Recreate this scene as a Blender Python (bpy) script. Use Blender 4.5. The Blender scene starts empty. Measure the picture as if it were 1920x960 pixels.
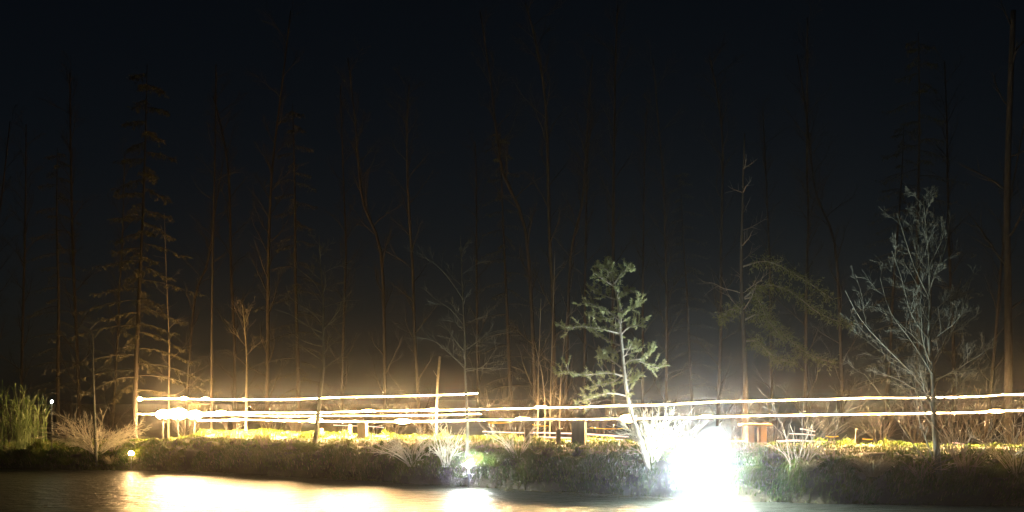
import bpy, math, random
import numpy as np
from mathutils import Vector, Matrix

sc = bpy.context.scene
R = math.radians

# ------------------------------------------------------------------ camera, sky, exposure
CAM_Z, FPX, HOR = 3.0, 1867.0, 745.0            # eye height over the pond, focal length and horizon row of the 1920x960 frame
cam_d = bpy.data.cameras.new('camera'); cam = bpy.data.objects.new('camera', cam_d)
sc.collection.objects.link(cam)
cam.location = (0, 0, CAM_Z); cam.rotation_euler = (R(90), 0, 0)
cam_d.sensor_width = 36; cam_d.lens = 36 * FPX / 1920
cam_d.shift_y = (HOR - 480) / 1920
cam_d.clip_end = 2000
sc.camera = cam

w = bpy.data.worlds.new('World'); sc.world = w; w.use_nodes = True
nt = w.node_tree
bg = nt.nodes['Background']; sky = nt.nodes.new('ShaderNodeTexSky')
sky.sky_type = 'NISHITA'; sky.sun_disc = False
sky.sun_elevation = R(30); sky.sun_rotation = R(180)     # a moonlit night: the moon stands behind the camera
sky.ozone_density = 1.0
nt.links.new(sky.outputs[0], bg.inputs[0]); bg.inputs[1].default_value = 0.0010

sd = bpy.data.lights.new('moon', 'SUN'); sd.energy = 0.01; sd.angle = R(2); sd.color = (0.75, 0.88, 1.0)
moon = bpy.data.objects.new('moon', sd); sc.collection.objects.link(moon)
moon.rotation_euler = (R(60), 0, 0); moon.location = (0, -20, 40)

vs = sc.view_settings
vs.view_transform = 'Standard'; vs.look = 'None'; vs.exposure = 0.0; vs.gamma = 1.0; vs.use_curve_mapping = False
cy = sc.cycles
cy.use_denoising = True
cy.max_bounces = 5; cy.diffuse_bounces = 1; cy.glossy_bounces = 2; cy.transmission_bounces = 2
cy.volume_bounces = 0; cy.transparent_max_bounces = 4
cy.sample_clamp_indirect = 4.0
cy.caustics_reflective = False; cy.caustics_refractive = False
cy.use_light_tree = True; cy.light_sampling_threshold = 0.0; cy.adaptive_threshold = 0.005
cy.filter_width = 1.5

WARM = (1.0, 0.60, 0.25)
COOL = (0.88, 1.0, 0.95)
E_LINE = 9.0
HAZE_DENSITY = 0.00044
HAZE_G = 0.976

C = sc.collection
rnd = random.Random(7)
nrs = np.random.RandomState(11)

# ------------------------------------------------------------------ helpers
def at(px, py, Y):
    return Vector(((px - 960) / FPX * Y, Y, CAM_Z - (py - HOR) / FPX * Y))

def tag(o, label=None, cat=None, group=None, kind=None):
    if label: o['label'] = label
    if cat: o['category'] = cat
    if group: o['group'] = group
    if kind: o['kind'] = kind
    return o

def empty(name, loc, label, cat, group=None):
    o = bpy.data.objects.new(name, None); C.objects.link(o); o.location = loc
    o.empty_display_size = 0.2
    return tag(o, label, cat, group)

def link_mesh(name, verts, faces, mats, parent=None, midx=None, smooth=True):
    me = bpy.data.meshes.new(name)
    me.from_pydata([tuple(v) for v in verts], [], faces)
    for m in mats: me.materials.append(m)
    if midx is not None: me.polygons.foreach_set('material_index', midx)
    if smooth: me.polygons.foreach_set('use_smooth', [True] * len(me.polygons))
    me.update()
    o = bpy.data.objects.new(name, me); C.objects.link(o)
    if parent is not None:
        o.parent = parent
    return o

class MB:
    """collects tubes, boxes, blades; positions are relative to the owning thing"""
    def __init__(s): s.v = []; s.f = []; s.m = []
    def tube(s, pts, rad, k=5, mi=0, cap=True):
        P = np.asarray([tuple(p) for p in pts], float); n = len(P)
        T = np.gradient(P, axis=0); T /= (np.linalg.norm(T, axis=1)[:, None] + 1e-9)
        ref = np.array([0, 0, 1.0]) if abs(T[0][2]) < .8 else np.array([1.0, 0, 0])
        A = np.cross(T, ref); A /= (np.linalg.norm(A, axis=1)[:, None] + 1e-9)
        B = np.cross(T, A)
        ang = np.arange(k) * 2 * math.pi / k
        rad = np.asarray(rad, float)
        V = P[:, None, :] + rad[:, None, None] * (np.cos(ang)[None, :, None] * A[:, None, :] + np.sin(ang)[None, :, None] * B[:, None, :])
        b = len(s.v); s.v.extend(V.reshape(-1, 3).tolist())
        for i in range(n - 1):
            for j in range(k):
                j2 = (j + 1) % k
                s.f.append((b + i * k + j, b + i * k + j2, b + (i + 1) * k + j2, b + (i + 1) * k + j)); s.m.append(mi)
        if cap:
            s.f.append(tuple(b + (n - 1) * k + j for j in range(k))); s.m.append(mi)
            s.f.append(tuple(b + j for j in reversed(range(k)))); s.m.append(mi)
    def box(s, c, d, mi=0, rot=None, taper=1.0):
        b = len(s.v)
        for z in (-.5, .5):
            t = 1.0 if z < 0 else taper
            for x, y in ((-.5, -.5), (.5, -.5), (.5, .5), (-.5, .5)):
                p = Vector((x * d[0] * t, y * d[1] * t, z * d[2]))
                if rot is not None: p = rot @ p
                s.v.append((p.x + c[0], p.y + c[1], p.z + c[2]))
        for q in ((3, 2, 1, 0), (4, 5, 6, 7), (0, 1, 5, 4), (1, 2, 6, 5), (2, 3, 7, 6), (3, 0, 4, 7)):
            s.f.append(tuple(b + i for i in q)); s.m.append(mi)
    def ball(s, c, r, n=10, m=7, sc3=(1, 1, 1), mi=0):
        b = len(s.v)
        for i in range(m + 1):
            ph = math.pi * i / m
            for j in range(n):
                th = 2 * math.pi * j / n
                s.v.append((c[0] + r * sc3[0] * math.sin(ph) * math.cos(th), c[1] + r * sc3[1] * math.sin(ph) * math.sin(th), c[2] + r * sc3[2] * math.cos(ph)))
        for i in range(m):
            for j in range(n):
                j2 = (j + 1) % n
                s.f.append((b + i * n + j, b + (i + 1) * n + j, b + (i + 1) * n + j2, b + i * n + j2)); s.m.append(mi)
    def blade(s, p, d, L, wid, droop=0.2, mi=0):
        """narrow leaf of two segments"""
        d = Vector(d).normalized()
        side = d.cross(Vector((rnd.uniform(-1, 1), rnd.uniform(-1, 1), rnd.uniform(-.4, 1))))
        if side.length < 1e-4: side = Vector((1, 0, 0))
        side = side.normalized() * wid * .5
        p = Vector(p); m_ = p + d * L * .55; e = p + d * L + Vector((0, 0, -droop * L))
        b = len(s.v)
        s.v += [tuple(p), tuple(m_ - side), tuple(m_ + side), tuple(e)]
        s.f += [(b, b + 1, b + 2), (b + 1, b + 3, b + 2)]; s.m += [mi, mi]
    def build(s, name, mats, parent=None, smooth=True):
        if not isinstance(mats, (list, tuple)): mats = [mats]
        return link_mesh(name, s.v, s.f, mats, parent, s.m, smooth)

# ------------------------------------------------------------------ materials
def mat(name, base, rough=0.8, var=None, scale=6.0, bump=0.0, bscale=20.0, spec=0.3, stretch=None):
    m = bpy.data.materials.new(name); m.use_nodes = True
    t = m.node_tree; b = t.nodes['Principled BSDF']
    b.inputs['Roughness'].default_value = rough
    b.inputs['Specular IOR Level'].default_value = spec
    b.inputs['Base Color'].default_value = (*base, 1)
    tc = t.nodes.new('ShaderNodeTexCoord'); mp = t.nodes.new('ShaderNodeMapping')
    t.links.new(tc.outputs['Object'], mp.inputs[0])
    if stretch: mp.inputs['Scale'].default_value = stretch
    if var:
        n = t.nodes.new('ShaderNodeTexNoise'); n.inputs['Scale'].default_value = scale; n.inputs['Detail'].default_value = 5
        r = t.nodes.new('ShaderNodeValToRGB')
        r.color_ramp.elements[0].position = .35; r.color_ramp.elements[1].position = .68
        r.color_ramp.elements[0].color = (*base, 1); r.color_ramp.elements[1].color = (*var, 1)
        t.links.new(mp.outputs[0], n.inputs['Vector']); t.links.new(n.outputs[0], r.inputs[0]); t.links.new(r.outputs[0], b.inputs['Base Color'])
    if bump:
        n2 = t.nodes.new('ShaderNodeTexNoise'); n2.inputs['Scale'].default_value = bscale; n2.inputs['Detail'].default_value = 6
        bp = t.nodes.new('ShaderNodeBump'); bp.inputs['Strength'].default_value = bump; bp.inputs['Distance'].default_value = .03
        t.links.new(mp.outputs[0], n2.inputs['Vector']); t.links.new(n2.outputs[0], bp.inputs['Height']); t.links.new(bp.outputs[0], b.inputs['Normal'])
    return m

def glow(name, col, strength):
    m = bpy.data.materials.new(name); m.use_nodes = True
    t = m.node_tree; t.nodes.clear()
    e = t.nodes.new('ShaderNodeEmission'); e.inputs[0].default_value = (*col, 1); e.inputs[1].default_value = strength
    o = t.nodes.new('ShaderNodeOutputMaterial'); t.links.new(e.outputs[0], o.inputs[0])
    m.cycles.emission_sampling = 'FRONT' if strength > 5 else 'NONE'
    return m

M = {
 'soil': mat('soil', (.022, .017, .011), .95, (.045, .04, .018), 1.3, .6, 14),
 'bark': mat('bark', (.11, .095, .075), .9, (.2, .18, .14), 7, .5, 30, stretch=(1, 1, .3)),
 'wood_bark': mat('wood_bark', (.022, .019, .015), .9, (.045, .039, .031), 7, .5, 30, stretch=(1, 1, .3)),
 'alder_bark': mat('alder_bark', (.052, .058, .044), .85, (.105, .11, .085), 6, .5, 30, stretch=(1, 1, .4)),
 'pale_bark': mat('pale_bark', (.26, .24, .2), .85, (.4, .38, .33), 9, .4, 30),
 'twig': mat('twig', (.14, .115, .085), .85, (.24, .2, .15), 5),
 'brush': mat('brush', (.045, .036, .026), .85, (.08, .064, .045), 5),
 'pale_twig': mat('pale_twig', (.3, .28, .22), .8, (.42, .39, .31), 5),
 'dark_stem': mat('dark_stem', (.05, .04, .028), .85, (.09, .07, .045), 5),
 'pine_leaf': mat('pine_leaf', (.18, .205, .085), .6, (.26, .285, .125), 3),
 'spruce_leaf': mat('spruce_leaf', (.035, .037, .012), .6, (.065, .06, .022), 3),
 'yew_leaf': mat('yew_leaf', (.06, .075, .014), .6, (.09, .1, .022), 2),
 'grass': mat('grass', (.034, .075, .005), .85, (.088, .108, .010), 1.2, spec=.08),
 'straw': mat('straw', (.14, .115, .052), .75, (.21, .175, .085), 2),
 'reed': mat('reed', (.07, .13, .02), .55, (.13, .18, .04), 2),
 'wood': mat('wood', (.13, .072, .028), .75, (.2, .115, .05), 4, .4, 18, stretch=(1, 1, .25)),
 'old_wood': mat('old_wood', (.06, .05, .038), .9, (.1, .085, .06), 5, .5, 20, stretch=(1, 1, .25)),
 'metal': mat('metal', (.05, .05, .05), .5, spec=.5),
 'leaf_litter': mat('leaf_litter', (.1, .08, .03), .7, (.16, .14, .05), 6),
 'line_glow': glow('line_glow', WARM, E_LINE),
 'line_glow_down': glow('line_glow_down', WARM, 6200),  # added to the trail undersides to brighten grass and water
 'line_glow_dim': glow('line_glow_dim', WARM, 4),
 'thin_glow': glow('thin_glow', (1, .66, .36), 8),
 'bright_spot_glow': glow('bright_spot_glow', (1, .56, .2), 70),
 'globe_glow': glow('globe_glow', (1, .52, .18), 480),
 'low_glow': glow('low_glow', (1, .62, .5), 2.2),
 'amber_glow': glow('amber_glow', (1, .5, .05), 1.6),
 'flood_glow': glow('flood_glow', COOL, 4200),
 'lens_glow': glow('lens_glow', (.90, 1, .96), 33000),
 'spot_lens_glow': glow('spot_lens_glow', (.95, 1, .93), 5000),
 'spot_glow': glow('spot_glow', (.92, 1, .9), 2600),
 'grass_lamp_glow': glow('grass_lamp_glow', (1, .62, .25), 380),
 'far_lamp_glow': glow('far_lamp_glow', (.8, 1, .7), 130),
}

# pond water
def water_mat():
    m = bpy.data.materials.new('water'); m.use_nodes = True
    t = m.node_tree; b = t.nodes['Principled BSDF']
    b.inputs['Base Color'].default_value = (.012, .014, .010, 1)
    b.inputs['Roughness'].default_value = .31; b.inputs['IOR'].default_value = 1.333
    tc = t.nodes.new('ShaderNodeTexCoord')
    mp = t.nodes.new('ShaderNodeMapping'); mp.inputs['Scale'].default_value = (1, 1.5, 1)
    n = t.nodes.new('ShaderNodeTexNoise'); n.inputs['Scale'].default_value = 1.6; n.inputs['Detail'].default_value = 6; n.inputs['Roughness'].default_value = .6
    bp = t.nodes.new('ShaderNodeBump'); bp.inputs['Strength'].default_value = 1; bp.inputs['Distance'].default_value = .2
    t.links.new(tc.outputs['Object'], mp.inputs[0]); t.links.new(mp.outputs[0], n.inputs['Vector'])
    t.links.new(n.outputs[0], bp.inputs['Height']); t.links.new(bp.outputs[0], b.inputs['Normal'])
    return m
M['water'] = water_mat()

# ------------------------------------------------------------------ terrain
WX = np.array([-60, -30, -21.3, -15.5, -12, -6.2, -1.4, 1.5, 5.4, 8.2, 14, 24, 60.])
WY = np.array([44, 42.5, 41.5, 40.9, 40, 36.3, 33.5, 31.6, 29.5, 28.3, 27.4, 26, 23.])
def shore(x): return np.interp(x, WX, WY)

_tab = nrs.rand(64, 64)
def vnoise(x, y):
    x = np.asarray(x, float); y = np.asarray(y, float)
    xi = np.floor(x).astype(int); yi = np.floor(y).astype(int); fx = x - xi; fy = y - yi
    fx = fx * fx * (3 - 2 * fx); fy = fy * fy * (3 - 2 * fy)
    g = lambda a, b: _tab[a % 64, b % 64]
    return (g(xi, yi) * (1 - fx) + g(xi + 1, yi) * fx) * (1 - fy) + (g(xi, yi + 1) * (1 - fx) + g(xi + 1, yi + 1) * fx) * fy

PT = np.array([-12, -5, -1.0, 0, .06, .2, .45, .95, 6.8, 10, 17, 30, 80, 200])
PZ = np.array([-1.5, -1.2, -.35, -.03, .25, .6, .86, 1.0, 1.36, .95, .95, 1.6, 2.2, 2.6])
def ground(x, y):
    x = np.asarray(x, float); y = np.asarray(y, float)
    t = y - shore(x) + .35 * (vnoise(x * .9, 7.0 + 0 * y) - .5)
    z = np.interp(t, PT, PZ)
    low = np.clip((-14.2 - x) / 2.5, 0, 1)                       # the bank is lower on the far left
    z = np.where(z > .3, z * (1 - .35 * low), z)
    min_amp = .38
    bankm = np.clip(t / .5, 0, 1) * np.clip((5 - t) / 2.5, .25, 1)
    z = z + bankm * (min_amp * (vnoise(x * 1.6, y * 1.6) - .5) + .30 * (vnoise(x * 3.7 + 9, y * 3.7) - .5) + .10 * (vnoise(x * 8.3, y * 8.3 + 3) - .5))
    near = np.clip((3.5 - y) / 3.5, 0, 1)                       # the shore the camera stands on
    z = z + np.where(y < 12, near * near * (3 - 2 * near) * 2.9, 0)
    return z
def gz(x, y): return float(ground(x, y))

def axis(parts):
    out = []
    for a, b, s in parts: out += list(np.arange(a, b, s))
    return np.array(out + [parts[-1][1]])
gx = axis([(-150, -30, 8), (-30, -24, 1), (-24, 18, .22), (18, 30, 1), (30, 150.1, 8)])
gy = axis([(-60, -4, 7), (-4, 6, 1), (6, 26, 2.5), (26, 46, .2), (46, 60, .8), (60, 200.1, 8)])
GX, GY = np.meshgrid(gx, gy)
GZ = ground(GX, GY)
nx, ny = len(gx), len(gy)
V = np.stack([GX, GY, GZ], -1).reshape(-1, 3)
ii = (np.arange(ny - 1)[:, None] * nx + np.arange(nx - 1)[None, :]).ravel()
F = np.stack([ii, ii + 1, ii + 1 + nx, ii + nx], 1).tolist()
tag(link_mesh('ground', V, F, [M['soil']]), kind='structure')
tag(link_mesh('pond_water', [(-150, -58, 0), (150, -58, 0), (150, 46.5, 0), (-150, 46.5, 0)], [(0, 1, 2, 3)], [M['water']], smooth=False), kind='structure')

# ------------------------------------------------------------------ growing things
def rv(a=1.0): return Vector((rnd.uniform(-a, a), rnd.uniform(-a, a), rnd.uniform(-a, a)))

def twigs(mb, p, d, L, r, depth, up=.15, wig=.25, nk=(4, 6), kang=.8, kratio=.5, tips=None, minr=.004, k=3, start=.2):
    """one wandering branch and its side branches"""
    n = max(3, int(L / .22) + 2) if depth else 4
    n = min(n, 9)
    pts = [Vector(p)]; d = Vector(d).normalized(); dirs = [d.copy()]
    for i in range(n - 1):
        d = (d + rv(wig) + Vector((0, 0, up * .35))).normalized()
        pts.append(pts[-1] + d * (L / (n - 1))); dirs.append(d.copy())
    rad = [max(minr, r * (1 - .8 * i / (n - 1))) for i in range(n)]
    mb.tube(pts, rad, k if depth < 2 else max(k, 5), cap=False)
    if tips is not None and depth == 0:
        tips += [(pts[-1], dirs[-1]), (pts[n // 2], dirs[n // 2])]
    if depth > 0: side_shoots(mb, pts, dirs, L, r, depth, up, wig, nk, kang, kratio, tips, minr, start)
    elif tips is None: pass

def side_shoots(mb, pts, dirs, L, r, depth, up, wig, nk, kang, kratio, tips, minr, start=.2):
    n = len(pts)
    for q in range(rnd.randint(*nk)):
        u = start + (1 - start) * (q + rnd.random()) / nk[1]
        u = min(u, .98)
        i = min(int(u * (n - 1)), n - 2); f = u * (n - 1) - i
        b = pts[i].lerp(pts[i + 1], f); dd = dirs[i]
        side = dd.cross(rv()); side.normalize()
        nd = (dd * math.cos(kang) + side * math.sin(kang) * rnd.uniform(.7, 1.1) + Vector((0, 0, up * .5))).normalized()
        twigs(mb, b, nd, L * kratio * (1.15 - .6 * u) * rnd.uniform(.7, 1.25), max(minr, r * (1 - .75 * u) * .6), depth - 1, up, wig, nk, kang, kratio, tips, minr, start=.15)

def line_dirs(pts):
    return [(pts[min(i + 1, len(pts) - 1)] - pts[max(i - 1, 0)]).normalized() for i in range(len(pts))]

def smooth_line(pts, m=3):
    P = [Vector(p) for p in pts]; out = []
    for i in range(len(P) - 1):
        p0 = P[max(i - 1, 0)]; p1 = P[i]; p2 = P[i + 1]; p3 = P[min(i + 2, len(P) - 1)]
        for j in range(m):
            t = j / m
            out.append(.5 * ((2 * p1) + (p2 - p0) * t + (2 * p0 - 5 * p1 + 4 * p2 - p3) * t * t + (3 * p1 - p0 - 3 * p2 + p3) * t * t * t))
    out.append(P[-1]); return out

def trace(px, Y, base, wob=.05):
    """an outline of points on the bank at distance Y, relative to a base point"""
    return [at(x, y, Y + (rnd.uniform(-wob, wob) if i else 0)) - base for i, (x, y) in enumerate(px)]

def bare_tree(name, label, trunk_px, Y, r0, r1, limb_spec, bark, twigm, limbs_px=(), group=None, depth=2, nk=(4, 6), ltw=.5):
    foot = at(*trunk_px[0], Y); base = Vector((foot.x, foot.y, min(foot.z, gz(foot.x, foot.y)) - .05))
    t = empty(name, base, label, 'tree', group)
    pts = smooth_line([Vector((0, 0, 0))] + trace(trunk_px, Y, base)[0:], 3) if (foot.z - base.z) > .15 else smooth_line(trace(trunk_px, Y, base), 4)
    n = len(pts)
    mb = MB(); rad = [r0 + (r1 - r0) * (i / (n - 1)) ** .8 for i in range(n)]
    rad[0] *= 1.45
    mb.tube(pts, rad, 9); mb.build('trunk', bark, t)
    cr = MB(); dirs = line_dirs(pts)
    for lp in limbs_px:
        Yo = rnd.uniform(-.9, .9)
        lpts = [at(x, y, Y + Yo * (i / (len(lp) - 1))) - base for i, (x, y) in enumerate(lp)]
        lpts = smooth_line(lpts, 3); L = sum((lpts[i + 1] - lpts[i]).length for i in range(len(lpts) - 1))
        rr = r0 * .22
        cr.tube(lpts, [max(.007, rr * (1 - .8 * i / (len(lpts) - 1))) for i in range(len(lpts))], 5, cap=False)
        side_shoots(cr, lpts, line_dirs(lpts), L, rr * .8, depth, .15, .28, nk, .75, .42, None, .0045)
    nl, u0, u1, L0, L1, elev = limb_spec
    for q in range(nl):
        u = u0 + (u1 - u0) * (q + rnd.random() * .8) / nl
        i = min(int(u * (n - 1)), n - 2); b = pts[i].lerp(pts[i + 1], u * (n - 1) - i)
        az = q * 2.4 + rnd.uniform(-.5, .5); el = elev + rnd.uniform(-.15, .15) + .25 * (u - u0)
        d = Vector((math.cos(az) * math.cos(el), math.sin(az) * math.cos(el), math.sin(el)))
        f = (u - u0) / max(1e-6, (u1 - u0))
        L = (L0 + (L1 - L0) * f) * rnd.uniform(.75, 1.2)
        twigs(cr, b, d, L, max(.008, rad[i] * .45), depth, .12, .2, nk, .7, ltw, None, .0045)
    cr.build('crown', twigm, t)
    return t

def shrub(name, label, foot_px, Y, stems, spread, H, twigm, r=.014, depth=1, group=None, lean=(0, 0), cat='shrub', nk=(3, 5), wig=.2, up=.12, mound=None, minr=.0065):
    p = at(*foot_px, Y); p.z = gz(p.x, p.y) - .03
    t = empty(name, p, label, cat, group)
    ng = 3 if stems > 9 else 1
    for g in range(1):
        mb = MB()
        for s in range(stems):
            az = rnd.uniform(0, 2 * math.pi); sp = spread * rnd.random() ** .6
            L = H * rnd.uniform(.45, 1.1) * (1 + sp * .25)
            m = 7; q = Vector((math.cos(az) * rnd.uniform(0, .25) * H * .4, math.sin(az) * rnd.uniform(0, .2) * H * .4, 0))
            d = Vector((math.cos(az) * sp * .55 + lean[0], math.sin(az) * sp * .45 + lean[1], 1)); pts = [q.copy()]
            bend = Vector((math.cos(az + rnd.uniform(-.7, .7)), math.sin(az + rnd.uniform(-.7, .7)), -.15)) * sp * .22
            for e in range(m):
                d = (d + bend + rv(wig)).normalized(); q = q + d * (L / m); pts.append(q.copy())
            rr = r * rnd.uniform(.6, 1.3)
            mb.tube(pts, [max(minr, rr * (1 - .75 * e / m)) for e in range(m + 1)], 4, cap=False)
            if depth: side_shoots(mb, pts, line_dirs(pts), L, rr * .8, depth, up, wig * 1.3, nk, .6, .38, None, minr, start=.2)
        mb.build('stems', twigm, t)
    if mound:
        tuft_part(t, mound)
    return t

def tuft_part(parent, spec, name='tuft'):
    """a skirt of long leaves round the foot"""
    n, H, mats = spec
    mb = MB()
    for q in range(n):
        az = rnd.uniform(0, 2 * math.pi); d = Vector((math.cos(az) * rnd.uniform(.1, 1.1), math.sin(az) * rnd.uniform(.1, 1.1), 1)).normalized()
        L = H * rnd.uniform(.5, 1.1); b = Vector((math.cos(az) * rnd.uniform(0, .2), math.sin(az) * rnd.uniform(0, .2), 0))
        pts = [b, b + d * L * .5, b + d * L * .85 + Vector((d.x, d.y, -.25)) * L * .22, b + d * L + Vector((d.x, d.y, -.8)) * L * .35]
        mb.tube(pts, [.008, .007, .005, .002], 3, cap=False)
    return mb.build(name, mats, parent)

def T(px):                                                       # distance of the shore in the direction of a column
    Y = 33.0
    for _ in range(12): Y = float(shore((px - 960) / FPX * Y))
    return Y

# ------------------------------------------------------------------ the trees along the water
# young pine lit by the white lamp
def young_pine():
    Y = 30.5
    tp = [(1217, 882), (1205, 840), (1192, 800), (1180, 758), (1172, 710), (1166, 650), (1163, 615), (1159, 570), (1151, 530), (1143, 500), (1139, 484)]
    foot = at(*tp[0], Y); base = Vector((foot.x, Y, gz(foot.x, Y) - .05))
    t = empty('young_pine', base, 'young pale green pine with layered branches, brightly lit by the white lamp', 'tree')
    pts = smooth_line(trace(tp, Y, base, .03), 3); pts[0].z = 0; n = len(pts)
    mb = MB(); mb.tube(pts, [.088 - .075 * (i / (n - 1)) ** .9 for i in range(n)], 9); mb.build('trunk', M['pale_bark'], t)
    limbs = [[(1173, 742), (1145, 737), (1120, 742), (1098, 750), (1080, 755)], [(1171, 706), (1140, 699), (1100, 703), (1065, 699), (1040, 703)],
             [(1168, 692), (1150, 678), (1135, 670), (1126, 666)], [(1167, 655), (1150, 662), (1138, 654)], [(1165, 648), (1142, 640), (1118, 626), (1098, 612)],
             [(1163, 625), (1130, 617), (1095, 612), (1065, 614), (1044, 608)], [(1161, 600), (1135, 580), (1110, 570), (1092, 566)], [(1157, 562), (1130, 553), (1108, 543)],
             [(1153, 538), (1132, 524), (1114, 512)], [(1147, 512), (1132, 503), (1120, 500)],
             [(1170, 684), (1185, 675), (1210, 681), (1234, 690), (1250, 677)], [(1185, 675), (1205, 672), (1218, 662), (1226, 650)], [(1172, 713), (1190, 711), (1200, 700)],
             [(1167, 655), (1188, 651), (1198, 645)], [(1164, 628), (1180, 613), (1198, 610), (1207, 600)], [(1161, 600), (1175, 582), (1192, 574), (1198, 568)],
             [(1157, 562), (1172, 548), (1188, 545)], [(1152, 532), (1165, 514), (1178, 502), (1186, 506)], [(1170, 700), (1150, 716), (1120, 722), (1098, 728)], [(1160, 590), (1150, 596), (1125, 598), (1102, 590)]]
    cr = MB(); tips = []
    for k, lp in enumerate(limbs):
        dY = rnd.uniform(-.8, .8)
        lpts = smooth_line([at(x, y, Y + dY * i / (len(lp) - 1)) - base for i, (x, y) in enumerate(lp)], 3)
        L = sum((lpts[i + 1] - lpts[i]).length for i in range(len(lpts) - 1))
        cr.tube(lpts, [max(.008, .03 * (1 - .75 * i / (len(lpts) - 1))) for i in range(len(lpts))], 5, cap=False)
        side_shoots(cr, lpts, line_dirs(lpts), min(L, 1.6) * .8, .014, 1, .45, .3, (6, 9), .9, .48, tips, .005, start=.2)
        ld = line_dirs(lpts)
        tips += [(lpts[e].lerp(lpts[e - 1], rnd.random()) + rv(.05), (ld[e] * .5 + Vector((0, 0, .5)) + rv(.5)).normalized()) for e in range(3, len(lpts)) for _ in range(3)]
    for q in range(9):                                           # branches towards and away from the water
        u = .34 + .6 * q / 9; i = int(u * (n - 1)); s = 1 if q % 2 else -1
        d = Vector((rnd.uniform(-.5, .5), s, .15))
        twigs(cr, pts[i], d, 1.5 * (1.15 - u), .02, 1, .3, .2, (5, 7), .9, .4, tips, .005)
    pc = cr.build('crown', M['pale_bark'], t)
    lf = MB()
    for p, d in tips:
        nb = 26 if rnd.random() < .75 else 38
        for q in range(nb):
            dd = (d * .9 + rv(.8) + Vector((0, 0, .25))).normalized()
            lf.blade(p + d * rnd.uniform(-.1, .04), dd, rnd.uniform(.05, .13), .015, .1)
    top = pts[-1]
    for q in range(900):                                         # the bushy leader
        u = rnd.random(); c = pts[-1].lerp(pts[int(n * .80)], u)
        dd = rv(1).normalized(); rr = (.05 + .3 * u) * rnd.random() ** .5
        lf.blade(c + dd * rr, (dd + Vector((0, 0, .5))).normalized(), rnd.uniform(.06, .12), .018, .1)
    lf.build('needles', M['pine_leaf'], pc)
young_pine()

bare_tree('alder_tree', 'tall bare alder with upswept limbs standing at the water on the right',
          [(1766, 940), (1760, 890), (1756, 840), (1751, 780), (1749, 700), (1743, 640), (1744, 560), (1742, 480), (1736, 420), (1731, 366)], 27.92, .12, .012,
          (26, .26, .97, 2.3, .7, .78), M['alder_bark'], M['alder_bark'],
          [[(1752, 880), (1722, 845), (1690, 800), (1655, 745), (1620, 700)], [(1750, 760), (1715, 705), (1665, 655), (1615, 600), (1585, 545)], [(1748, 700), (1710, 640), (1670, 585), (1650, 520)],
           [(1745, 640), (1710, 590), (1690, 520), (1672, 470)], [(1751, 770), (1790, 720), (1825, 680), (1865, 650)], [(1748, 690), (1775, 640), (1800, 590), (1822, 520)], [(1743, 560), (1715, 500), (1695, 440), (1682, 400)],
           [(1743, 540), (1765, 490), (1778, 440), (1780, 410)], [(1750, 860), (1735, 820), (1722, 780), (1715, 700)], [(1756, 870), (1800, 850), (1850, 800), (1890, 740)]], nk=(4, 6), depth=3, ltw=.5)
bare_tree('slender_tree', 'slim bare tree with spreading side limbs rising from behind the small white lamp',
          [(876, 868), (876, 820), (876, 780), (872, 700), (873, 660), (870, 600), (866, 520), (863, 440)], 34.0, .075, .012,
          (17, .42, .97, 1.6, .6, .45), M['alder_bark'], M['alder_bark'],
          [[(871, 690), (845, 665), (815, 640), (782, 632)], [(876, 668), (895, 640), (925, 622), (950, 618)], [(872, 692), (900, 690), (930, 692), (955, 690)], [(870, 610), (845, 580), (815, 560), (795, 540)], [(868, 560), (840, 520), (810, 490), (785, 480)]])
bare_tree('leaning_tree', 'bare tree with leaning foot whose dark trunk crosses the light lines left of centre',
          [(588, 850), (594, 800), (600, 740), (606, 690), (606, 620), (606, 560), (601, 500), (598, 440)], 38.6, .11, .012,
          (18, .40, .97, 1.9, .6, .5), M['alder_bark'], M['alder_bark'],
          [[(606, 610), (585, 585), (560, 570), (535, 550)], [(606, 625), (575, 610), (545, 590), (515, 580)], [(606, 650), (570, 640), (540, 620)], [(606, 560), (590, 530), (560, 505), (540, 490)], [(606, 620), (630, 590), (650, 560)]])
bare_tree('thin_sapling', 'thin straight sapling growing through the orange-lit bush on the left shore',
          [(181, 866), (178, 800), (176, 740), (174, 680), (174, 640), (168, 620), (150, 610)], 41.3, .07, .02,
          (7, .5, .98, 1.2, .7, .6), M['alder_bark'], M['alder_bark'], [[(174, 700), (160, 685), (140, 675)], [(175, 700), (195, 690), (215, 680)]])

# ------------------------------------------------------------------ shrubs on the bank
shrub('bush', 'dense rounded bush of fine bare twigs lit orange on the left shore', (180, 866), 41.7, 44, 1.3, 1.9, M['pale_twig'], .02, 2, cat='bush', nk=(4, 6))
shrub('bush', 'small bare bush right beside the thin sapling, reaching towards the warm lamps', (212, 860), 42.0, 16, .9, 1.2, M['twig'], .012, 1, cat='bush')
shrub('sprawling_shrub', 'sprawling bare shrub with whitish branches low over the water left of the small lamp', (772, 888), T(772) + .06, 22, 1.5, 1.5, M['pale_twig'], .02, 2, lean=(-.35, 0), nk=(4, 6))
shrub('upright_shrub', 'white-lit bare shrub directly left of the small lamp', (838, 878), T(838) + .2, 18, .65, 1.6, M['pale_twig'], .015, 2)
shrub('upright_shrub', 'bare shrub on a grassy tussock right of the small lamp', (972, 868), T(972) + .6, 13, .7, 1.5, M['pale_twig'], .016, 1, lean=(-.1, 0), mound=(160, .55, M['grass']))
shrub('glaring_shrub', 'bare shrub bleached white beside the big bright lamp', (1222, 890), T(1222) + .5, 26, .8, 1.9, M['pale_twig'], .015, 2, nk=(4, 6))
shrub('tall_shrub', 'tall vase-shaped bare shrub right of the big bright lamp', (1498, 914), T(1498) + .35, 15, .5, 2.5, M['twig'], .015, 1, nk=(3, 5))
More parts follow.
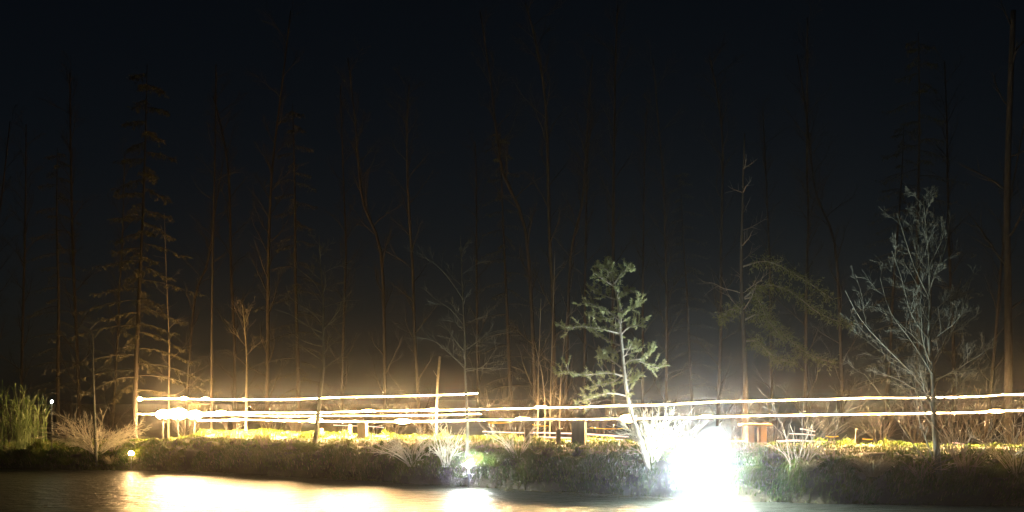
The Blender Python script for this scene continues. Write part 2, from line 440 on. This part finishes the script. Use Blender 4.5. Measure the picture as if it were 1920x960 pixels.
shrub('bank_shrub', 'few crooked bare stems on the dark bank between the tall shrub and the sedge tussock', (1560, 905), T(1560) + .6, 6, .5, 1.2, M['twig'], .014, 1)
shrub('tangled_shrub', 'tangle of reddish bare stems just right of the alder trunk', (1812, 935), T(1812) + .3, 22, .55, 2.1, M['twig'], .014, 1)
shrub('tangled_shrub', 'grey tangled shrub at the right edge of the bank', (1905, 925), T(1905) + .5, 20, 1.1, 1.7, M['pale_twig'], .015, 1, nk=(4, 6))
shrub('tangled_shrub', 'low tangle of thin branches at the foot of the alder', (1725, 930), T(1725) + .25, 12, 1.4, 1.1, M['twig'], .014, 1)
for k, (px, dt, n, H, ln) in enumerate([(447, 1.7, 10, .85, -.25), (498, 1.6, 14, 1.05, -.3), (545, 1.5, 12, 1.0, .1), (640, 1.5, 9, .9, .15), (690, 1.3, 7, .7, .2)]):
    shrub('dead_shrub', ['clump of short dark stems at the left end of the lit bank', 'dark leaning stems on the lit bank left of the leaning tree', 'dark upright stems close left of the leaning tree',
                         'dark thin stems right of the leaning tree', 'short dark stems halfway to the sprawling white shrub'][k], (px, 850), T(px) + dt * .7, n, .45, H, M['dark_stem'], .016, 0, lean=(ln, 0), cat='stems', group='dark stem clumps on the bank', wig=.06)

def tussock(label, px, py, dt, n, H, m, group='grass tussocks on the bank'):
    Y = T(px) + dt * .6; p = at(px, py, Y); p.z = gz(p.x, p.y) - .03
    t = empty('sedge_tussock', p, label, 'tussock', group)
    tuft_part(t, (n, H, m), 'leaves')
tussock('pale straw-coloured sedge tussock on the dark right bank', 1637, 905, .7, 420, .75, M['straw'])
tussock('straw tussock at the foot of the orange-lit bush', 208, 858, .5, 160, .5, M['straw'])
tussock('green tussock at the water close right of the small lamp', 930, 885, .5, 260, .6, M['grass'])
tussock('dark tussock hanging over the water under the small lamp', 866, 905, .05, 160, .2, M['grass'])
tussock('grass tussock at the foot of the leaning tree', 575, 880, .7, 260, .6, M['grass'])
tussock('straw tussock beneath the tall vase-shaped shrub', 1512, 915, .6, 200, .45, M['straw'])
tussock('rough grass tussock right of the tangled reddish stems', 1858, 915, .9, 240, .55, M['grass'])

# reeds on the far left
def reeds(label, px, Y, n, H, spread):
    p = at(px, 860, Y); p.z = gz(p.x, p.y) - .05
    t = empty('reed_clump', p, label, 'reeds', 'reed clumps on the left shore')
    st = MB(); lf = MB()
    for q in range(n):
        b = Vector((rnd.uniform(-spread, spread), rnd.uniform(-.5, .5), 0)); d = Vector((rnd.uniform(-.16, .16), rnd.uniform(-.1, .1), 1)).normalized()
        L = H * rnd.uniform(.6, 1.1)
        st.tube([b, b + d * L * .5, b + d * L], [.011, .009, .004], 4, cap=False)
        for s in range(5):
            u = rnd.uniform(.25, .95); a = rnd.uniform(0, 6.28)
            lf.blade(b + d * L * u, (d + Vector((math.cos(a), math.sin(a), .5)) * .55), rnd.uniform(.35, .7), .03, .25)
    st.build('stalks', M['reed'], t); lf.build('leaves', M['reed'], t)
reeds('tall green reeds at the left edge of the picture', 22, 42.6, 60, 2.9, .8)
reeds('green reeds between the left edge and the tiny white lamp', 62, 42.9, 36, 2.4, .55)
for k, (px, dt, H, lab) in enumerate([(20, .4, .5, 'dark low grass tussock at the water in the left corner'), (75, .45, .45, 'dark low grass tussock at the water below the reeds'), (125, .4, .45, 'dark low grass tussock at the water left of the orange-lit bush')]):
    tussock(lab, px, 875, dt, 240, H, M['grass'])

# ------------------------------------------------------------------ the wood behind
def broken_or_whole(name, label, px_line, Y, r0, r1, bark, limbs=(8, .4, .95, 2.0, .8, .6), nk=(3, 5), depth=1, group=None):
    return bare_tree(name, label, px_line, Y, r0, r1, limbs, bark, bark, depth=depth, nk=nk, group=group)

broken_or_whole('wood_tree', 'slim forked tree lit orange behind the left light lines, with a long drooping left limb', [(461, 815), (462, 740), (463, 680), (461, 640), (458, 600), (455, 570)], 47.5, .07, .025, M['bark'], (10, .45, .98, 1.6, .8, .7), depth=2)
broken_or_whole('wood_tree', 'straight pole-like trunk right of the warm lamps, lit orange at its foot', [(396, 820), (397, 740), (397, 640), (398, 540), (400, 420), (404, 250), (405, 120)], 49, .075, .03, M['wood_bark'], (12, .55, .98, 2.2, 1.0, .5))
broken_or_whole('wood_tree', 'thin dim trunk directly above the warm lamps', [(316, 815), (317, 720), (317, 640), (312, 520), (308, 400)], 50, .06, .015, M['bark'], (12, .35, .98, 1.8, .7, .3))
broken_or_whole('dead_stump', 'short broken orange-lit stem left of the slim tree behind the upper light line', [(818, 820), (819, 760), (821, 710), (825, 668)], 42.5, .06, .05, M['pale_bark'], (2, .5, .9, .4, .3, .6), depth=0)
for k, (px, py, lean, lab) in enumerate([(1008, 560, 4, 'first from the left'), (1021, 640, -12, 'second from the left, leaning left'), (1031, 470, 6, 'third from the left'), (1049, 585, 9, 'rightmost, nearest the young pine')]):
    broken_or_whole('wood_tree', 'thin wild stem lit orange left of the young pine, ' + lab, [(px, 822), (px + 1, 760), (px + lean * .4, 700), (px + lean, (py + 700) / 2), (px + lean * 1.6, py)], 40.5 + .5 * k, .05, .012, M['bark'], (9, .3, .98, 1.2, .6, .7), group='thin stems left of the young pine', depth=1)

# bare understory shrubs behind the path
und = [(352, 48, 1.6), (432, 47, 1.8), (500, 47, 1.7), (556, 46, 1.9), (640, 45, 2.0), (700, 45, 1.9), (742, 44, 1.7), (800, 43, 1.7), (930, 41, 2.2), (968, 42, 2.2), (1078, 40, 1.9), (1130, 40, 1.7), (1290, 39, 1.8), (1370, 39, 1.8), (1450, 38, 1.8), (1560, 38, 1.8), (1650, 37, 1.9), (1715, 37, 1.9), (1790, 36, 2.1), (1845, 36, 2.0), (1900, 36, 2.2), (250, 49, 1.5), (120, 47, 2.0), (60, 48, 2.2)]
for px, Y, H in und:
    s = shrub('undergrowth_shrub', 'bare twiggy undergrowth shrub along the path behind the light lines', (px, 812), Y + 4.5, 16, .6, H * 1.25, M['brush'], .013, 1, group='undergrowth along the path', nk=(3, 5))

# tall larch on the left with drooping branches
def larch(name, label, px_line, Y, r0, H_branches, group=None, seedless=False, needle=5, mats=None):
    foot = at(*px_line[0], Y); base = Vector((foot.x, Y, gz(foot.x, Y) - .05))
    t = empty(name, base, label, 'tree', group)
    pts = smooth_line([Vector((0, 0, 0))] + [at(x, y, Y) - base for x, y in px_line[1:]], 5); n = len(pts)
    rad = [r0 * (1 - .88 * i / (n - 1)) for i in range(n)]
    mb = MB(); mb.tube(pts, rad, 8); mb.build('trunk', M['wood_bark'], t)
    br = MB(); lf = MB()
    H = pts[-1].z
    for q in range(H_branches):
        u = .14 + .84 * (q + rnd.random()) / H_branches
        i = min(int(u * (n - 1)), n - 2); b = pts[i].lerp(pts[i + 1], u * (n - 1) - i)
        az = q * 2.4 + rnd.uniform(-.4, .4); L = (4.2 * (1 - u) + .6) * rnd.uniform(.7, 1.15)
        dr = Vector((math.cos(az), math.sin(az), 0)); m = 7
        bp = [b + dr * (L * s / m) + Vector((0, 0, .15 * L * (s / m) - .42 * L * (s / m) ** 1.6 + (.1 * L if s == m else 0))) for s in range(m + 1)]
        br.tube(bp, [max(.006, .035 * (1 - u * .6) * (1 - .8 * s / m)) for s in range(m + 1)], 4, cap=False)
        for s in range(1, m + 1):
            for e in range(3):
                o = bp[s - 1].lerp(bp[s], rnd.random()); sd_ = 1 if e % 2 else -1
                side = (Vector((-dr.y, dr.x, 0)) * sd_ * rnd.uniform(.4, 1) + dr * .6 + Vector((0, 0, rnd.uniform(-.9, -.1)))).normalized()
                Ls = rnd.uniform(.25, .6) * (1.1 - .5 * s / m)
                br.tube([o, o + side * Ls * .6, o + side * Ls + Vector((0, 0, -.12 * Ls))], [.006, .005, .003], 3, cap=False)
                for g in range(needle):
                    lf.blade(o + side * Ls * rnd.random(), (side * .5 + rv(.8) + Vector((0, 0, -.35))).normalized(), rnd.uniform(.08, .2), .028, .1)
    br.build('branches', M['wood_bark'], t); lf.build('needles', mats or M['spruce_leaf'], t)
    return t
larch('larch_tree', 'tall conifer with drooping branches, trunk lit orange at the left end of the light lines', [(252, 805), (254, 720), (258, 620), (262, 520), (267, 420), (272, 280), (276, 120)], 47.5, .15, 52, needle=10)

# yellow-green evergreen behind the right half
def evergreen():
    Y = 38.5; tp = [(1396, 815), (1398, 740), (1395, 640), (1390, 520), (1392, 400), (1396, 250)]
    foot = at(*tp[0], Y); base = Vector((foot.x, Y, gz(foot.x, Y) - .05))
    t = empty('evergreen_tree', base, 'dim tree with hanging yellow-green boughs right of the big lamp', 'tree')
    pts = smooth_line([Vector((0, 0, 0))] + [at(x, y, Y) - base for x, y in tp[1:]], 4); n = len(pts)
    mb = MB(); mb.tube(pts, [.13 * (1 - .8 * i / (n - 1)) for i in range(n)], 8); mb.build('trunk', M['wood_bark'], t)
    boughs = [[(1394, 560), (1430, 535), (1480, 545), (1540, 590), (1600, 610)], [(1396, 600), (1425, 590), (1460, 620), (1510, 660), (1560, 680)], [(1397, 640), (1420, 640), (1450, 668), (1490, 680)],
              [(1392, 500), (1440, 490), (1500, 520), (1560, 560)], [(1394, 590), (1370, 580), (1350, 600)], [(1396, 560), (1420, 560), (1440, 600), (1470, 640)]]
    lf = MB()
    for bp in boughs:
        br = MB()
        dY = rnd.uniform(-1.2, .6)
        q = smooth_line([at(x, y, Y + dY * i / (len(bp) - 1)) - base for i, (x, y) in enumerate(bp)], 4); m = len(q)
        br.tube(q, [.04 * (1 - .8 * i / (m - 1)) + .006 for i in range(m)], 5, cap=False)
        for s in range(3, m):
            for e in range(17):
                o = q[s - 1].lerp(q[s], rnd.random()); d = (rv(1) + Vector((.2, 0, -.2))).normalized(); Ls = rnd.uniform(.15, .55)
                br.tube([o, o + d * Ls], [.005, .003], 3, cap=False)
                for g in range(9):
                    lf.blade(o + d * Ls * rnd.random(), (d * .6 + rv(.8)).normalized(), rnd.uniform(.07, .15), .03, .1)
        br.build('bough', M['bark'], t)
    br = MB()
    for q in range(14):
        u = rnd.uniform(.45, .97); i = int(u * (n - 1)); az = rnd.uniform(0, 6.28)
        twigs(br, pts[i], Vector((math.cos(az), math.sin(az), .4)), 2.6 * (1.2 - u), .025, 1, .1, .25, (4, 6), .8, .5, None, .005)
    br.build('crown', M['bark'], t); lf.build('leaves', M['yew_leaf'], t)
evergreen()

broken_or_whole('wood_tree', 'thick pale patched trunk rising in the dark at the right edge', [(1890, 815), (1891, 700), (1890, 560), (1888, 420), (1890, 290), (1896, 120), (1900, 20)], 41, .19, .1, M['wood_bark'], (10, .4, .98, 3.2, 1.5, .6))

# prototypes of the dim wood: bare trees and a conifer, then copies
def copy_tree(root, loc, rz, s, label, group):
    r = root.copy(); C.objects.link(r); r.location = loc; r.rotation_euler = (rnd.uniform(-.05, .05), rnd.uniform(-.06, .06), rz); r.scale = (s, s, s); r['label'] = label; r['group'] = group
    for ch in list(root.children):
        c = ch.copy(); C.objects.link(c); c.parent = r
    return r
LB = 'tall bare tree dim in the dark wood behind the light lines'
GB = 'dim bare trees of the wood'
LC = 'dark conifer dim in the wood behind the light lines'
GC = 'dim conifers of the wood'
protos = []
for k in range(4):
    px = [500, 920, 1020, 1150][k]; Y = [52, 50, 49, 52][k]
    line = [[(500, 810), (502, 650), (503, 500), (506, 400), (512, 300), (530, 150), (545, 20)],
            [(1005, 810), (1000, 650), (985, 430), (945, 330), (930, 240), (920, 150), (900, 20)],
            [(1040, 810), (1038, 600), (1030, 430), (1026, 250), (1018, 150), (1000, 60), (985, 5)],
            [(1150, 810), (1150, 650), (1150, 430), (1152, 250), (1154, 120), (1158, 10)]][k]
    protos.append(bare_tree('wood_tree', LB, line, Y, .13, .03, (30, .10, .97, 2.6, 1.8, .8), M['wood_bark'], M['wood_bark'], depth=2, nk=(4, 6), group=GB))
con = larch('wood_conifer', LC, [(1720, 815), (1722, 650), (1720, 450), (1724, 250), (1722, 60)], 50, .15, 44, GC, needle=4)
spots = [(-10, 54), (40, 60), (110, 52), (150, 62), (210, 58), (345, 57), (440, 60), (560, 54), (640, 62), (720, 52), (790, 49), (895, 61), (960, 56), (1062, 52), (1095, 60), (1205, 56), (1250, 50), (1300, 61), (1345, 54), (1450, 58), (1510, 50), (1580, 55), (1660, 60), (1790, 57), (1850, 50), (1930, 55)]
for k, (px, Y) in enumerate(spots):
    x = (px - 960) / FPX * Y
    loc = (x, Y, gz(x, Y) - .06)
    if k % 5 == 2: copy_tree(con, loc, k * 1.7, rnd.uniform(.75, 1.0), LC, GC)
    else: copy_tree(protos[k % 4], loc, k * 2.1, rnd.uniform(.75, 1.02), LB, GB)

# ------------------------------------------------------------------ posts and the little table
def post(label, px, top, foot, Y, wpx, m, taper=1.0):
    p = at(px, foot, Y); z0 = gz(p.x, Y) - .25; ztop = at(px, top, Y).z; wd = wpx / FPX * Y
    t = empty('wooden_post', (p.x, Y, z0), label, 'post', 'posts along the path')
    h = ztop - z0
    mb = MB(); mb.box((0, 0, h * .5), (wd, wd * .9, h), 0, Matrix.Rotation(rnd.uniform(-.3, .3), 3, 'Z'), taper); sh = mb.build('shaft', m, t, smooth=False)
    c = MB(); c.box((0, 0, h + .018), (wd * taper * 1.06, wd * .9 * taper * 1.06, .035), 0, Matrix.Rotation(.1, 3, 'Z'), .8); c.build('cap', m, sh, smooth=False)
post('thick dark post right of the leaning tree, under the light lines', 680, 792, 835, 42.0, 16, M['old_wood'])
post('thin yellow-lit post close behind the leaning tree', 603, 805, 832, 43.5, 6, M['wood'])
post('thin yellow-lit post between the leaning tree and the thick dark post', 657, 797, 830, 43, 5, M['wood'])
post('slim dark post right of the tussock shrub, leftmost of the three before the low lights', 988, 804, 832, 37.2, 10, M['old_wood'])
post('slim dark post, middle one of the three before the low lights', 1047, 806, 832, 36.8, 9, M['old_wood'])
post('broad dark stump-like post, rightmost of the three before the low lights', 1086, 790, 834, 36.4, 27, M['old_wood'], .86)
post('short dark tapered post on the grass left of the alder', 1607, 806, 832, 34.5, 9, M['old_wood'], .5)

def table():
    Y = 35.2; c = at(1416, 832, Y); z0 = gz(c.x, Y) - .05
    t = empty('wooden_table', (c.x, Y, z0), 'small orange wooden table with plank top and two slab legs', 'table')
    ztop = at(1416, 795, Y).z - z0; wd = 57 / FPX * Y
    for k in range(3):
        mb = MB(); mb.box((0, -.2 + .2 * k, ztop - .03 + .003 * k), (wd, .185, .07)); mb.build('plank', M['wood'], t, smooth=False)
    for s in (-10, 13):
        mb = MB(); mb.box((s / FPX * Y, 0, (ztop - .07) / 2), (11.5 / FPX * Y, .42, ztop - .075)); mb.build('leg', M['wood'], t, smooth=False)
table()

# ------------------------------------------------------------------ lights
def light_line(label, px_pts, off, r, m, bright_spots=(), group='glowing light lines above the path', wob=.012, two_sided=True):
    """a trail left by moving lights, built as a floating glowing tube, each point at its own distance"""
    P = [at(x, y, T(x) + off) for x, y in px_pts]
    base = P[0].copy(); t = empty('light_line', base, label, 'light', group)
    pts = smooth_line([p - base for p in P], 7)
    n = len(pts); ph = rnd.uniform(0, 6)
    pts = [p + Vector((0, 0, min(1, i / 6, (n - 1 - i) / 6) * wob * 3.4 * (float(vnoise(i * .29 + ph * 9, ph)) - .5 + .5 * (float(vnoise(i * .86 + ph * 9, ph + 3)) - .5)))) for i, p in enumerate(pts)]
    mb = MB(); mb.tube(pts, [r * (.55 + .9 * float(vnoise(i * .36 + ph * 5, 2.5)) ** 1.5 + .5 * float(vnoise(i * .1 + ph * 7, 8.5))) for i in range(n)], 8)
    if two_sided:                                               # underside glow added to light grass and water; top and back kept dim
        va = np.array(mb.v); fa = np.array([f for f in mb.f if len(f) == 4])
        nn = np.cross(va[fa[:, 1]] - va[fa[:, 0]], va[fa[:, 3]] - va[fa[:, 0]])
        cen = va[fa].mean(1); ax = np.array([tuple(p) for p in pts]); ring = np.repeat(.5 * (ax[1:] + ax[:-1]), 8, 0)
        out = cen - ring; out /= np.linalg.norm(out, axis=1)[:, None]
        full = (out[:, 1] < .15) & (out[:, 2] < .45)
        down = out[:, 2] < -.85
        mb.m[:len(fa)] = [2 if e else 0 if q else 1 for q, e in zip(full, down)]
    gl = mb.build('glowing_line', [m, M['line_glow_dim'], M['line_glow_down']], t)
    for (bx, by, br, bl) in bright_spots:
        c = at(bx, by, T(bx) + off - .02) - base
        b = MB(); b.ball(c, br, 8, 6, (bl, 1, 1)); b.build('bright_spot', M['bright_spot_glow'], gl)  # glowing balls added for the brighter spots of the trail
    return t
light_line('uppermost short light line, ending left of the young pine', [(258, 748), (330, 747), (450, 749), (560, 748), (680, 743), (800, 741), (896, 737)], 6.4, .014, M['line_glow'], [(262, 748, .1, 1.2), (345, 747, .075, 3), (385, 747, .06, 3), (457, 749, .06, 1.5)])
light_line('upper long light line crossing from the warm lamps to the right edge', [(250, 776), (330, 775), (420, 773), (560, 774), (700, 770), (820, 769), (1000, 764), (1200, 759), (1400, 752), (1600, 747), (1760, 744), (1980, 738), (2250, 732)], 6.8, .015, M['line_glow'], [(415, 772, .06, 4), (690, 770, .055, 5), (812, 768, .055, 4), (1015, 763, .05, 5)])
light_line('thin middle light line ending beside the slim tree', [(380, 779), (450, 778), (540, 780), (640, 779), (760, 779), (902, 776)], 6.2, .008, M['thin_glow'])
light_line('lower long light line with bright swellings, running to the right edge', [(370, 788), (470, 787), (600, 789), (755, 790), (900, 787), (1040, 786), (1180, 785), (1330, 781), (1500, 778), (1700, 774), (1830, 772), (1980, 768), (2250, 762)], 6.5, .017, M['line_glow'], [(440, 787, .07, 4), (592, 788, .11, 3), (755, 790, .11, 3), (980, 785, .05, 6), (1178, 785, .15, 2.2), (1325, 781, .06, 4), (1868, 771, .06, 5)])
low = [([(905, 813), (960, 815), (1000, 816)], .02, 'low_glow', 'low pinkish light line left of the three dark posts'), ([(1000, 815), (1080, 817), (1130, 820), (1178, 823)], .03, 'low_glow', 'upper low pinkish light line behind the three dark posts'),
       ([(1008, 823), (1060, 825), (1120, 827), (1170, 829)], .025, 'low_glow', 'lower low pinkish light line behind the three dark posts'), ([(1210, 826), (1290, 828), (1370, 832), (1400, 832)], .03, 'low_glow', 'low light line behind the big bright lamp'),
       ([(1456, 832), (1490, 830), (1530, 832), (1568, 834)], .03, 'low_glow', 'low light line right of the wooden table'), ([(1480, 817), (1505, 818), (1528, 820)], .018, 'low_glow', 'short low light line above the one right of the wooden table'),
       ([(1500, 808), (1512, 810), (1528, 813)], .014, 'low_glow', 'highest short low light line right of the wooden table'), ([(1548, 822), (1560, 823), (1572, 822)], .016, 'amber_glow', 'short amber light line left of the short tapered post'),
       ([(1617, 827), (1628, 828), (1636, 828)], .016, 'amber_glow', 'short amber light line right of the short tapered post'), ([(998, 800), (1012, 803), (1028, 802)], .012, 'amber_glow', 'short sagging amber light line above the slim dark posts'),
       ([(1106, 806), (1140, 808), (1178, 807)], .008, 'amber_glow', 'thin amber light line right of the broad dark post'), ([(915, 797), (940, 797), (960, 796)], .009, 'amber_glow', 'thin amber light line above the tussock shrub'),
       ([(1786, 834), (1796, 835), (1808, 837)], .016, 'low_glow', 'short light line on the grass right of the alder trunk'), ([(625, 801), (650, 802), (700, 804), (720, 806)], .009, 'low_glow', 'thin dim light line crossing before the thick dark post')]
for pp, r, m, lab in low:
    light_line(lab, [(x, y - 4) for x, y in pp], 6.6, r, M[m], group='low light lines behind the bank', wob=.002, two_sided=False)

def globe_lamp(label, px, py, off, r, m='globe_glow', sx=1.0, name='globe_lamp', group='warm globe lamps', to_ground=True):
    Y = T(px) + off; c = at(px, py, Y); z0 = gz(c.x, Y)
    t = empty(name, (c.x, Y, z0), label, 'lamp', group)
    h = c.z - z0
    b = MB(); b.ball((0, 0, h), r, 10, 7, (sx, 1, 1)); b.build('globe', M[m], t)
    s = MB(); s.tube([(0, 0, -.2), (0, 0, h - r * .9)], [.02, .02], 6); s.build('stake', M['metal'], t)
    k = MB(); k.tube([(0, 0, h - r * 1.25), (0, 0, h - r * .8)], [r * .5, r * .62], 10); k.build('collar', M['metal'], t)
globe_lamp('leftmost of the three big warm lamps', 306, 777, 6.5, .21, sx=1.7)
globe_lamp('middle one of the three big warm lamps', 334, 776, 6.7, .26, sx=1.8)
globe_lamp('rightmost of the three big warm lamps', 365, 778, 6.5, .2, sx=1.8)
def flood_lamp(label, px, py, off, k, m_globe, m_lens):
    """a globe over an added light-blocking bowl, and a lens facing across the pond"""
    Y = T(px) + off; c = at(px, py, Y); z0 = gz(c.x, Y)
    t = empty('flood_lamp', (c.x, Y, z0), label, 'lamp')
    h = c.z - z0
    b = MB(); b.ball((0, 0, h), .13 * k, 10, 7); b.build('globe', M[m_globe], t)
    q = MB(); q.tube([(0, -.34 * k, h), (0, -.31 * k, h), (0, -.27 * k, h)], [.175 * k, .175 * k, .12 * k], 20); rf = q.build('reflector', M['metal'], t)
    d = MB(); d.tube([(0, -.36 * k, h), (0, -.345 * k, h)], [.15 * k, .15 * k], 20); d.build('lens', M[m_lens], rf)
    u = MB(); u.tube([(0, 0, h - .26 * k), (0, 0, h - .24 * k), (0, 0, h - .1 * k), (0, 0, h + .02 * k)], [.06 * k, .12 * k, .24 * k, .3 * k], 20, cap=False); u.build('bowl', M['metal'], t)  # bowl added to keep the globe's light off the bank face
    s = MB(); s.tube([(0, 0, -.2), (0, 0, h - .2 * k)], [.025, .025], 6); s.build('stake', M['metal'], t)
flood_lamp('big glaring white lamp low on the bank, shining across the pond', 1310, 868, -.15, 1.0, 'flood_glow', 'lens_glow')
flood_lamp('small white lamp on the bank at the foot of the slim tree', 879, 870, -.34, .65, 'spot_glow', 'spot_lens_glow')
globe_lamp('small yellow lamp in the grass right of the orange-lit bush', 246, 850, .0, .09, 'grass_lamp_glow', sx=1.2, name='grass_lamp', group=None)
globe_lamp('tiny white lamp in the dark beside the reeds', 97, 753, .5, .05, 'far_lamp_glow', name='far_lamp', group=None)

# ------------------------------------------------------------------ grass on the bank (nobody could count it)
def grass():
    N = 190000
    x = nrs.uniform(-24, 17.5, N); pick = nrs.rand(N); t = np.where(pick < .34, nrs.uniform(.0, .9, N), np.where(pick < .66, nrs.uniform(.8, 2.6, N), nrs.uniform(2.5, 8.5, N)))
    y = shore(x) + t; z = ground(x, y) - .01
    clump = vnoise(x * 2.2 + 5, y * 2.2); big = vnoise(x * .7, y * .7 + 20)
    keep = (clump + .35 * nrs.rand(N)) > np.where(t < 1, .5, .36)
    x, y, z, t, clump, big = [a[keep] for a in (x, y, z, t, clump, big)]
    K = 8000                                                    # long blades hanging over the water
    ex = nrs.uniform(-24, 17.5, K); et = nrs.uniform(-.12, .3, K); ey = shore(ex) + et
    x = np.concatenate([x, ex]); y = np.concatenate([y, ey]); z = np.concatenate([z, ground(ex, ey) - .01]); t = np.concatenate([t, et])
    clump = np.concatenate([clump, nrs.uniform(.3, .8, K)]); big = np.concatenate([big, nrs.uniform(.2, .9, K)]); n = len(x)
    L = (.06 + .42 * clump ** 3 * (.35 + big) + .05 * nrs.rand(n)) * np.where(t < 1.0, .95, .8)
    a = nrs.uniform(0, 2 * math.pi, n); ln = nrs.uniform(.15, .75, n)
    dx = np.cos(a) * ln; dy = np.sin(a) * ln - np.where(t < .8, .9, 0.1)
    wd = nrs.uniform(.007, .013, n); sx = -np.sin(a) * wd; sy = np.cos(a) * wd
    P0 = np.stack([x - sx, y - sy, z], 1); P1 = np.stack([x + sx, y + sy, z], 1)
    mx = x + dx * L * .45; my = y + dy * L * .45; mz = z + L * .62
    P2 = np.stack([mx + sx * .8, my + sy * .8, mz], 1); P3 = np.stack([mx - sx * .8, my - sy * .8, mz], 1)
    P4 = np.stack([x + dx * L * 1.1, y + dy * L * 1.1, z + L * (.95 - .35 * ln)], 1)
    Vv = np.stack([P0, P1, P2, P3, P4], 1).reshape(-1, 3)
    b = np.arange(n) * 5
    me = bpy.data.meshes.new('bank_grass')
    me.vertices.add(n * 5); me.vertices.foreach_set('co', Vv.ravel())
    li = np.concatenate([np.stack([b, b + 1, b + 2, b + 3], 1), np.stack([b + 3, b + 2, b + 4], 1)], 1).ravel()
    me.loops.add(n * 7); me.loops.foreach_set('vertex_index', li)
    ls = np.stack([np.arange(n) * 7, np.arange(n) * 7 + 4], 1).ravel()
    me.polygons.add(n * 2); me.polygons.foreach_set('loop_start', ls)
    me.materials.append(M['grass']); me.materials.append(M['straw'])
    st = (nrs.rand(n) < .12).astype(int)
    me.polygons.foreach_set('material_index', np.repeat(st, 2))
    me.update(); me.validate()
    o = bpy.data.objects.new('bank_grass', me); C.objects.link(o)
    tag(o, 'rough green grass covering the bank and its top', 'grass', kind='stuff')
grass()

# floating leaves along the shore
fl = MB()
for q in range(420):
    px = rnd.uniform(930, 1260) if q < 300 else rnd.uniform(420, 1200)
    x = (px - 960) / FPX * T(px); y = float(shore(x)) - abs(rnd.gauss(0, .55)) - .12
    a = rnd.uniform(0, 3.14); r = rnd.uniform(.015, .04); b = len(fl.v)
    for j in range(5): fl.v.append((x + r * math.cos(a + j * 1.257) * 1.4, y + r * math.sin(a + j * 1.257), .006 + .012 * (j % 2)))
    fl.f.append(tuple(range(b, b + 5))); fl.m.append(0)
tag(fl.build('floating_leaves', M['leaf_litter'], None, False), 'scattered dead leaves floating along the shore', 'leaves', kind='stuff')

# ------------------------------------------------------------------ haze box added to make halos round the lamps
hz = MB(); hz.box((0, 70, 14.5), (310, 270, 34))
hm = bpy.data.materials.new('haze'); hm.use_nodes = True; t_ = hm.node_tree; t_.nodes.clear()
pv = t_.nodes.new('ShaderNodeVolumePrincipled'); pv.inputs['Color'].default_value = (.9, .95, 1, 1); pv.inputs['Density'].default_value = HAZE_DENSITY; pv.inputs['Anisotropy'].default_value = HAZE_G
ho = t_.nodes.new('ShaderNodeOutputMaterial'); t_.links.new(pv.outputs[0], ho.inputs['Volume'])
try: hm.cycles.volume_sampling = 'MULTIPLE_IMPORTANCE'
except Exception: pass
tag(hz.build('haze', hm, None, False), 'thin haze added over the pond and the wood for the lamp halos', 'haze', kind='stuff')
